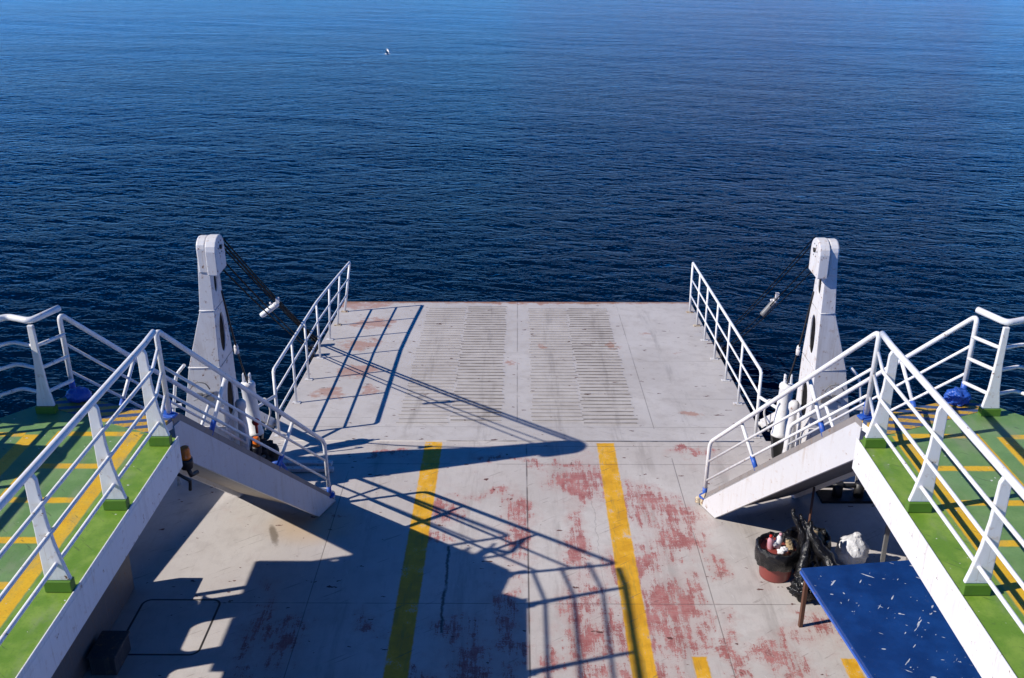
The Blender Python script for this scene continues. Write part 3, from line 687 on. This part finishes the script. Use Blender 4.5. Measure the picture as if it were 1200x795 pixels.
# ------------------------------------------------------------------ stairs
def stairs(s):
    A = V((s * 3.63, 9.13, 0)); run = V((-s * .375, .927, 0)).normalized(); w = V((s * .927, .375, 0)).normalized()
    W = 1.30
    lab = {-1: 'steep white ship stairs with pipe handrails descending from the left green deck',
           1: 'steep white ship stairs with a rusty lower end descending from the right green deck'}[s]
    t = thing('ship_stairs', lab, 'stairs', (A.x, A.y, MD), 'ship stairs beside the car deck')
    def pt(sv, z, off): 
        q = A + run * sv + w * off; return V((q.x, q.y, z))
    def zt(sv): return min(4.30, 4.36 - .93 * sv)
    SL = 2.84
    for off, nm in ((-.04, 'stringer'), (W - .04, 'stringer')):
        poly = [(0.0, 4.18), (.10, 4.20), (SL - .03, zt(SL) - .06), (SL, zt(SL) - .10), (SL, MD + .03), (SL - .05, MD + .012), (SL - .42, MD + .012), (.02, 3.80), (0, 3.86)]
        m = MB(); m.prism([pt(a, b, off) for a, b in poly], w * .08)
        st = m.build(nm, M['stringer'], t, bevel=.006)
        if off < 0:
            m = MB(); m.prism([pt(a, b, off + .012) for a, b in [(.01, 4.27), (.12, 4.275), (SL - .02, zt(SL)), (SL - .02, zt(SL) - .09), (.12, 4.18), (.01, 4.17)]], w * .05)
            m.build('shading_strip', M['strip_shade'], st)  # strip in a shading grey, standing in for the shaded inner side
    # underside sheet
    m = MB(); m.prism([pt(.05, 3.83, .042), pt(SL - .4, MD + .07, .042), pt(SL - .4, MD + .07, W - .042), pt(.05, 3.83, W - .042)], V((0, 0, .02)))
    m.build('soffit', M['soffit'] if s < 0 else M['soffit_shaded'], t)  # left underside coloured as bounce-lit, right one as shaded
    # treads with nosing stripes
    for k in range(1, 12):
        sv = .08 + k * .235; z = UD - .14 - k * .222
        if z < MD + .15: break
        m = MB(); q = pt(sv, z, W / 2); rot = Matrix((w, run, V((0, 0, 1)))).transposed()
        m.box(q, (W - .09, .23, .035), rot); m.build('tread', M['blue'], t)
    if s > 0:
        m = MB(); m.prism([pt(SL - .16, zt(SL - .16) - .01, -.046), pt(SL + .012, zt(SL) - .01, -.046), pt(SL + .012, MD + .02, -.046), pt(SL - .10, MD + .02, -.046)], w * .10)
        m.build('rusty_end', M['rusty_white'], t, bevel=.006)
        m = MB()
        for k in range(3): m.blob(pt(SL - .03, MD + .05 + .03 * k, -.06), (.05, .03, .03), .3, 4, 2, k)
        m.build('bracket', M['rusty_white'], t)
    else:
        m = MB(); m.tube([pt(SL - .02, MD + .09, .0), pt(SL - .02, MD + .09, W)], .085, 16); m.build('roller', M['stringer'], t)
    # hand rails, near side and far side
    def zr(sv): return 5.25 - .965 * sv
    for off in (0, W):
        near = off == 0; h = MB(); path = [pt(0, 4.30, off), pt(-.12, 5.33, off - .10) if near else pt(0, zr(0), off), pt(2.74, zr(2.74), off), pt(2.76, 1.80, off)]
        h.tube(fillet(path, .10), .027, 12); hr = h.build('handrail', M['white'], t)
        for f in (.36, .70):
            m = MB(); d = .92 * f; m.tube([pt(-.12 * (1 - f) if near else 0, zr(0) - .95 * f, off - (.10 * (1 - f) if near else 0)), pt(2.75, zr(2.74) - .86 * f, off)], .0165, 8); m.build('middle_rail', M['white'], t)
        for sb, stp in ((.58, .93), (1.70, 2.09)):
            b_, t_ = pt(sb, zt(sb) - .02, off), pt(stp, zr(stp) - .015, off)
            m = MB(); m.tube([b_, t_], .022, 10); po = m.build('post', M['white'], t)
            dd = (t_ - b_).normalized()
            m = MB(); m.tube([b_ - dd * .02, b_ + dd * .17], .030, 12); m.build('shoe', M['blue'], po)
        for q, hh in ((pt(0, 4.29, off), .19), (pt(2.76, 1.74, off), .15)):
            m = MB(); m.tube([q, q + V((0, 0, hh))], .033, 12); m.tube([q + V((0, 0, 0)), q + V((0, 0, .018))], .075, 12); m.build('shoe', M['blue'], hr)
    # striped landing step bolted to the deck front
    m = MB(); m.prism([pt(-.40, UD + .004, -.10), pt(-.02, UD + .004, -.06), pt(-.02, UD + .004, W + .06), pt(-.34, UD + .004, W + .06)], (0, 0, -.04))
    o = m.build('landing_plate', M['stripe'], t)
    m = MB(); m.prism([pt(-.43, UD - .05, -.02), pt(.02, UD - .05, -.02), pt(.02, UD - .05, W + .04), pt(-.43, UD - .05, W + .04)], (0, 0, -.10)); m.build('landing_frame', M['white'], t)
    m = MB(); m.box(pt(.0, UD + .012, .02) , (.2, .09, .02), Matrix.Rotation(s * .38, 3, 'Z')); m.build('hinge_plate', M['blue'], t, bevel=.006)
    return pt
PT = {s: stairs(s) for s in (-1, 1)}

# ------------------------------------------------------------------ inboard deck railings
for s in (-1, 1):
    t = thing('deck_railing', 'white railing with wide-footed flat posts along the inner edge of the %s green deck' % side[s], 'railing', (s * 3.55, 8.5, UD), 'inner railings of the green decks')
    X = s * 3.545
    pe = PT[s](0, 0, 0)
    m = MB(); m.tube([(X, -5, 5.35), (X, 8.55, 5.35), (pe.x - s * .055, 8.90, 5.335)], .031, 14); m.build('top_rail', M['white'], t)
    for z in (5.09, 4.82, 4.55):
        m = MB(); m.tube(fillet([(s * 3.49, -5, z), (s * 3.49, 8.52, z), (pe.x, pe.y - .03, z)], .05), .0175, 10); m.build('middle_rail', M['white'], t)
    for k in range(11):
        y = 8.50 - 1.15 * k
        prof_ = [(3.605, 4.40), (3.405, 4.40), (3.43, 4.50), (3.475, 4.72), (3.50, 4.95), (3.51, 5.28), (3.53, 5.325), (3.585, 5.325), (3.60, 5.28)]
        m = MB(); m.prism([(s * a, y - .02, b) for a, b in prof_], (0, .04, 0)); po = m.build('post', M['white'], t, bevel=.008)
        m = MB(); m.box((s * 3.506, y - .002, 4.352), (.208, .075, .096)); m.build('foot_block', M['green_block'], po, bevel=.004)
    # outboard railing
    t = thing('outer_railing', 'white railing at the outer corner of the %s green deck, bending round the corner post' % side[s], 'railing', (s * 5.0, 9.2, UD), 'outer railings of the green decks')
    for z, r, ofs in ((5.33, .034, 0), (5.05, .02, 0), (4.80, .02, 0), (4.52, .02, 0)):
        m = MB(); m.tube(fillet([(s * 4.77, 9.52, z + (.02 if r > .03 else -.0)), (s * 4.93, 9.20, z), (s * 5.22, 9.32, z), (s * 5.75, 8.7, z), (s * 5.75, -5, z)], .07), r, 12)
        m.build('top_rail' if r > .03 else 'middle_rail', M['white'], t)
    m = MB(); prof_ = [(4.84, 4.38), (5.03, 4.38), (4.99, 4.6), (4.965, 4.9), (4.96, 5.29), (4.90, 5.29), (4.89, 4.9), (4.875, 4.6)]
    m.prism([(s * a, 9.17, b) for a, b in prof_], (0, .04, 0)); po = m.build('post', M['white'], t, bevel=.008)
    m = MB(); m.box((s * 4.935, 9.19, 4.342), (.20, .08, .076)); m.build('foot_block', M['green_block'], po)
    for k in range(10):
        y = 8.55 - 1.15 * k
        m = MB(); m.prism([(s * a, y - .02, b) for a, b in ((5.72, 4.31), (5.79, 4.31), (5.79, 5.31), (5.72, 5.31))], (0, .04, 0)); m.build('post', M['white'], t)

# blue wrapped bundles at the outer stair posts
for s in (-1, 1):
    q = PT[s](-.10, 0, 1.12)
    m = MB(); m.blob((q.x, q.y, UD + .075), (.14, .11, .09) if s < 0 else (.15, .12, .11), .12 if s < 0 else .32, 1.6, 4, 3 + s, -.07)
    o = m.build('plastic_bundle', M['blue_bag'])
    tag(recentre(o, (q.x, q.y, UD)), {-1: 'rounded blue plastic bundle at the foot of the outer stair post', 1: 'crumpled blue plastic sheet by the right outer stair post'}[s], 'plastic bundle')

# life raft canisters outboard of the left deck (just outside the frame; added to shade the deck)
for k, (y, zz) in enumerate(((8.95, 5.0), (7.85, 4.75))):
    t = thing('shade_raft', ('forward' if k == 0 else 'after') + ' white life raft canister, unseen and added to shade the left green deck', 'life raft', (-6.25, y, UD), 'unseen raft canisters added to shade the deck')
    m = MB(); m.lathe([(.1, -.62), (.26, -.58), (.33, -.48), (.34, -.06), (.37, -.05), (.37, .05), (.34, .06), (.33, .48), (.26, .58), (.1, .62)], (-6.25, y, zz + .32), 28, (1, .0, 0)); m.build('canister', M['white'], t)
    m = MB()
    for dx in (-.35, .35):
        m.box((-6.25 + dx, y, zz - .02), (.05, .6, .06)); m.tube([(-6.25 + dx, y - .28, 4.3), (-6.25 + dx, y - .28, zz)], .03); m.tube([(-6.25 + dx, y + .28, 4.3), (-6.25 + dx, y + .28, zz)], .03)
    m.box((-6.25, y, 4.27), (1.0, .9, .05)); m.build('cradle', M['white'], t)

# ------------------------------------------------------------------ small lamps
def lamp(c, label):
    c = V(c); t = thing('warning_lamp', label, 'lamp', c)
    m = MB(); m.lathe([(.03, 0), (.052, 0), (.056, .02), (.05, .03), (.05, .10), (.045, .13), (.03, .14)], c + V((0, 0, .10)), 20); m.build('lens', M['amber'], t)
    m = MB(); m.lathe([(.03, -.02), (.06, -.01), (.062, .05), (.066, .07), (.066, .098), (.03, .099)], c, 20); m.tube([c + V((0, 0, .0)), c + V((.03, 0, -.10)), c + V((.06, .1, -.12))], .025, 8); m.build('base', M['black'], t)
    return t
lamp((-3.42, 8.86, 3.84), 'amber warning lamp on a black base at the corner of the left green deck')
lamp((-3.62, 12.0, 2.25), 'amber warning lamp beside the foot of the left mast')
m = MB(); m.box((-3.52, 8.98, 3.80), (.22, .08, .03)); m.box((-3.60, 8.8, 3.86), (.04, .3, .2)); m.tube([(-3.6, 8.75, 3.9), (-3.38, 8.78, 3.72), (-3.40, 8.8, 3.6)], .018, 8)
tag(recentre(m.build('lamp_bracket', M['black']), (-3.52, 8.98, 3.9)), 'dark bracket and cable gland under the left deck corner', 'bracket')

# clutter at the foot of the left mast
m = MB(); m.blob((-3.66, 12.35, MD + .35), (.27, .25, .33), .35, 2.3, 4, 5); tag(recentre(m.build('black_tarpaulin', M['black_cloth']), (-3.66, 12.35, MD)), 'black tarpaulin bundled at the foot of the left mast', 'tarpaulin')
m = MB(); m.blob((-3.78, 12.62, MD + .80), (.06, .06, .06), .08, 2, 3, 1); m.tube([(-3.78, 12.62, MD + .62), (-3.78, 12.62, MD + .78)], .02)
tag(recentre(m.build('red_knob', M['red']), (-3.78, 12.62, MD + .62)), 'small red ball knob above the black tarpaulin', 'knob')
m = MB(); m.tube(fillet([(-3.55, 12.2, MD + .05), (-3.5, 12.0, MD + .45), (-3.3, 12.0, MD + .5), (-3.2, 12.1, MD + .05)], .1), .03, 10)
tag(recentre(m.build('blue_pipe', M['blue']), (-3.4, 12.1, MD)), 'bent blue pipe on the deck in front of the black tarpaulin', 'pipe')
m = MB(); m.box((-3.2, 12.75, MD + .04), (.9, .10, .07)); m.box((-3.1, 12.58, MD + .04), (.8, .08, .06))
tag(recentre(m.build('timber_batten', M['white_worn'], bevel=.01), (-3.2, 12.7, MD)), 'pale battens lying on the deck behind the left stairs', 'timber')
m = MB(); 
for k in range(7): m.blob((3.55 + .12 * k, 12.35 + .05 * (k % 3), MD + .08), (.1, .09, .08), .5, 3, 3, k)
tag(recentre(m.build('plastic_wrapping', M['white_bag']), (3.9, 12.3, MD)), 'loose clear plastic wrapping at the foot of the right mast', 'plastic wrapping')

# ------------------------------------------------------------------ blue table
u = V((.991, .125, 0)).normalized(); v = V((.127, -.992, 0)).normalized(); P0 = V((3.20, 9.20, 2.36))
t = thing('blue_table', 'large blue board table with white paint scratches below the right green deck', 'table', (P0.x, P0.y, MD))
rot = Matrix((u, v, V((0, 0, 1)))).transposed()
m = MB(); m.prism([P0, P0 + u * 1.75, P0 + u * 1.75 + v * 2.7, P0 + v * 2.7], (0, 0, -.04)); m.build('tabletop', M['table'], t, bevel=.004)
m = MB(); m.prism([P0 + V((0, 0, -.042)) - u * .006 - v * .006, P0 + V((0, 0, -.042)) + u * .03 - v * .006, P0 + V((0, 0, -.042)) + u * .03 + v * 2.7, P0 + V((0, 0, -.042)) - u * .006 + v * 2.7], (0, 0, -.03)); m.build('edge_frame', M['blue'], t)
for a, b in ((.05, .07), (1.68, .07), (.06, 2.6), (1.68, 2.6)):
    q = P0 + u * a + v * b; m = MB(); m.box((q.x, q.y, (MD + 2.315) / 2), (.045, .045, 2.315 - MD), rot); m.build('leg', M['wood'], t, bevel=.004)

# ------------------------------------------------------------------ rubbish by the table
def bin_(c, label, body, rim_r=.27, filled=True):
    c = V(c); t = thing('rubbish_bin', label, 'bin', c, 'rubbish bins beside the blue table')
    m = MB(); m.lathe([(.15, 0), (.185, .0), (.19, .02), (.215, .36), (.225, .38), (.21, .40), (.19, .37)], c, 28); m.build('body', body, t)
    m = MB()
    r0 = []
    prof_ = [(.225, .20), (.245, .21), (.262, .30), (.27, .38), (.262, .44), (.235, .45), (.215, .42), (.19, .34), (.05, .32)]
    seg = 48; rings = []
    for r, z in prof_:
        ring = []
        for k in range(seg):
            a = 2 * math.pi * k / seg
            rr = r * (1 + .10 * noise.noise(V((math.cos(a) * 2.2 + c.x, math.sin(a) * 2.2, z * 7))) + .05 * noise.noise(V((math.cos(a) * 9, math.sin(a) * 9, z * 9))))
            ring.append(m.bm.verts.new(c + V((rr * math.cos(a), rr * math.sin(a), z + .05 * noise.noise(V((math.cos(a) * 3, math.sin(a) * 3, 4 + c.x)))))))
        rings.append(ring)
    for a_, b_ in zip(rings, rings[1:]):
        for k in range(seg):
            f = m.bm.faces.new((a_[k], a_[(k + 1) % seg], b_[(k + 1) % seg], b_[k])); f.smooth = True
    m.bm.faces.new(rings[-1]); m.build('liner', M['black_bag'], t)
    return t
B1 = V((3.20, 10.12, MD))
bin_(B1, 'brown-red bin lined with a black bag and heaped with bottles and paper', M['red_plastic'])
B2 = V((3.62, 10.30, MD))
bin_(B2, 'dark bin with a black liner holding a beige cloth, behind the first bin', M['black'])
m = MB(); m.blob(B2 + V((.04, -.02, .40)), (.17, .15, .12), .2, 2, 4, 9); tag(recentre(m.build('beige_cloth', M['beige']), B2 + V((0, 0, .3))), 'beige cloth bundle lying in the dark bin', 'cloth')
def bottle(c, d, mt, capm, label):
    c = V(c); d = V(d).normalized(); t = thing('plastic_bottle', label, 'bottle', c)
    m = MB(); m.lathe([(.02, 0), (.038, .004), (.04, .02), (.04, .13), (.03, .16), (.015, .18), (.015, .20)], c, 16, d); m.build('body', mt, t)
    m = MB(); m.lathe([(.01, .19), (.02, .19), (.02, .215), (.01, .218)], c, 12, d); m.build('cap', capm, t)
bottle(B1 + V((-.08, .03, .36)), (-.1, -.15, 1), M['pink'], M['red'], 'pink plastic bottle with a red cap in the brown-red bin')
bottle(B1 + V((.0, .03, .38)), (.1, -.1, 1), M['paper'], M['pink'], 'white plastic bottle with a pink cap in the brown-red bin')
for k in range(7):
    c = B1 + V((.04 + .10 * math.cos(k * 2.2), -.04 + .09 * math.sin(k * 2.2), .40 + .012 * k))
    m = MB(); m.blob(c, (.06, .05, .045), .5, 3, 3, k * 3); tag(recentre(m.build('crumpled_paper', M['paper'] if k % 3 else M['beige']), c), 'crumpled scrap of paper heaped in the brown-red bin', 'paper', 'crumpled paper in the bin')
# tall folded black sheet leaning by the bins
t = thing('black_sheeting', 'glossy black plastic sheeting bunched upright between the bins and the table', 'plastic sheet', (3.55, 9.95, MD))
for k, (a, b, r) in enumerate((((3.62, 9.85, MD + .05), (3.36, 10.22, MD + .90), .055), ((3.66, 9.80, MD + .1), (3.45, 10.2, MD + .82), .05), ((3.80, 9.72, MD + .3), (3.48, 10.12, MD + .78), .06), ((3.42, 9.75, MD + .1), (3.55, 10.1, MD + .8), .06))):
    a = V(a); b = V(b); pts = []; rr = []
    for j in range(14):
        q = j / 13; p = a.lerp(b, q) + V((noise.noise(V((q * 5, k, 0))), noise.noise(V((q * 5, k, 7))), 0)) * .05
        pts.append(p); rr.append(r * (1.7 - 1.3 * q) * (1 + .35 * noise.noise(V((q * 9, k, 3)))))
    m = MB(); m.tube(pts, rr, 12)
    for v_ in m.bm.verts: v_.co += noise.noise_vector(v_.co * 11) * .022
    m.build('fold', M['black_bag'], t)
m = MB(); m.blob((3.42, 9.62, MD + .16), (.20, .16, .17), .4, 2.4, 4, 11, -.16); tag(recentre(m.build('rubbish_bag', M['black_bag']), (3.42, 9.62, MD)), 'black rubbish bag slumped on deck behind the table leg', 'bag', None)
m = MB(); m.blob((4.18, 10.28, MD + .25), (.21, .19, .21), .14, 1.8, 4, 21, -.25); m.blob((4.22, 10.3, MD + .46), (.06, .05, .04), .3, 2, 3, 2)
tag(recentre(m.build('white_bag', M['white_bag']), (4.18, 10.28, MD)), 'knotted white plastic bag standing on deck behind the blue table', 'bag')
m = MB(); m.tube([(3.62, 10.35, MD), (3.66, 10.45, MD + 1.05)], .016, 8); tag(recentre(m.build('broom_pole', M['wood']), (3.62, 10.35, MD)), 'thin dark pole standing upright behind the black sheeting', 'pole')
m = MB(); m.box((4.55, 10.22, MD + .4), (.055, .03, .8)); tag(recentre(m.build('grey_batten', M['steel'], bevel=.004), (4.55, 10.22, MD)), 'flat grey batten standing beside the white bag', 'batten')

# cleats and dark fittings under the right stairs
m = MB(); m.tube([(4.5, 11.9, MD), (4.5, 11.9, MD + .25)], .07, 14); m.tube([(4.8, 11.9, MD), (4.8, 11.9, MD + .25)], .07, 14); m.tube([(4.3, 11.9, MD + .2), (5.0, 11.9, MD + .2)], .035, 10); m.box((4.65, 11.9, MD + .02), (.8, .3, .04))
tag(recentre(m.build('mooring_bitts', M['black']), (4.65, 11.9, MD)), 'dark double mooring bitts behind the right stairs', 'bitts')

# ------------------------------------------------------------------ seagull
g = V((-6.6, 52.0, 4.0))
def gull_at(px, py, dist): 
    F = 1150.; P = math.atan(482 / F); ya = math.atan(7 / F * math.cos(P))
    a = (px - 600) / F; b = -(py - 397.5) / F
    d = V((a, math.cos(P) + b * math.sin(P), -math.sin(P) + b * math.cos(P)))
    d = Matrix.Rotation(ya, 3, 'Z') @ d
    return V((0, 0, 9)) + d * dist
g = V((-8.55, 66.6, 1.35))
t = thing('seagull', 'small white seagull flying low over the water with raised wings', 'seagull', g)
m = MB(); pts = [g + V((-.24 + .48 * k / 10, 0, .02 * math.sin(k))) * 1 for k in range(11)]; rr = [.008, .03, .05, .062, .068, .066, .06, .048, .04, .036, .012]
m.tube(pts, rr, 12); m.blob(g + V((.20, 0, .025)), (.045, .038, .038), .0, 1, 3); m.tube([g + V((.235, 0, .02)), g + V((.285, 0, .005))], [.012, .003], 8)
m.prism([g + V((-.20, -.03, 0)), g + V((-.33, -.05, .0)), g + V((-.33, .05, .0)), g + V((-.20, .03, 0))], (0, 0, .01))
m.build('body', M['feather'], t)
for s in (-1, 1):
    m = MB()
    P_ = [(0.10, .03, .03), (.12, .22, .20), (.04, .42, .30), (-.12, .62, .42), (-.08, .40, .26), (-.08, .2, .14), (-.10, .03, .02)]
    m.prism([g + V((a, s * b, c)) for a, b, c in P_], (0, 0, .008)); m.build('wing', M['feather'], t)
t.scale = (.75, .75, .75)

# ------------------------------------------------------------------ camera, light
F = 1150.
cam = bpy.data.cameras.new('camera'); co = bpy.data.objects.new('camera', cam); COL.objects.link(co)
cam.sensor_width = 36; cam.lens = 36 * F / 1200
P = math.atan(482 / F); ya = math.atan(7 / F * math.cos(P))
co.location = (0, 0, 9); co.rotation_euler = (math.pi / 2 - P, 0, ya)
cam.clip_end = 20000; cam.clip_start = .1
sc.camera = co

sd = V((1, .277, -.77)).normalized()     # direction the light travels
sun = bpy.data.lights.new('sun', 'SUN'); sun.energy = 5.0; sun.angle = R(.5); sun.color = (1, .945, .865)
so = bpy.data.objects.new('sun', sun); COL.objects.link(so)
so.rotation_euler = sd.to_track_quat('-Z', 'Y').to_euler()
w = bpy.data.worlds.new('World'); sc.world = w; w.use_nodes = True
nt = w.node_tree; bg = nt.nodes['Background']
sky = nt.nodes.new('ShaderNodeTexSky'); sky.sky_type = 'NISHITA'; sky.sun_disc = False
sky.sun_elevation = math.asin(-sd.z)
# sun stands opposite the travel direction; rotation measured clockwise from +Y
sky.sun_rotation = math.atan2(-sd.x, -sd.y)
sky.air_density = 1.0; sky.dust_density = .3; sky.ozone_density = 2.0; sky.altitude = 0
tint = nt.nodes.new('ShaderNodeMix'); tint.data_type = 'RGBA'; tint.blend_type = 'MULTIPLY'; tint.inputs[0].default_value = 1
# the photograph's deep saturated blue daylight: stronger towards the horizon
geo = nt.nodes.new('ShaderNodeTexCoord'); sep = nt.nodes.new('ShaderNodeSeparateXYZ'); nt.links.new(geo.outputs['Generated'], sep.inputs[0])
ramp_ = nt.nodes.new('ShaderNodeValToRGB'); nt.links.new(sep.outputs[2], ramp_.inputs[0])
e_ = ramp_.color_ramp.elements
for i_, (p_, c_) in enumerate(((0.0, (1.5, 3.7, 9.6)), (.045, (.02, 1.75, 6.0)), (.22, (.0, .30, 1.2)), (1.0, (.0, .85, 1.75)))):
    el = e_[i_] if i_ < 2 else e_.new(p_)
    if i_ == 1: el.position = p_
    el.position = p_; el.color = c_ + (1,)
nt.links.new(ramp_.outputs[0], tint.inputs[7])
nt.links.new(sky.outputs[0], tint.inputs[6]); nt.links.new(tint.outputs[2], bg.inputs[0]); bg.inputs[1].default_value = .05
sc.view_settings.view_transform = 'Standard'; sc.view_settings.look = 'None'; sc.view_settings.exposure = 0
sc.cycles.use_denoising = True
sc.cycles.max_bounces = 5; sc.cycles.diffuse_bounces = 1
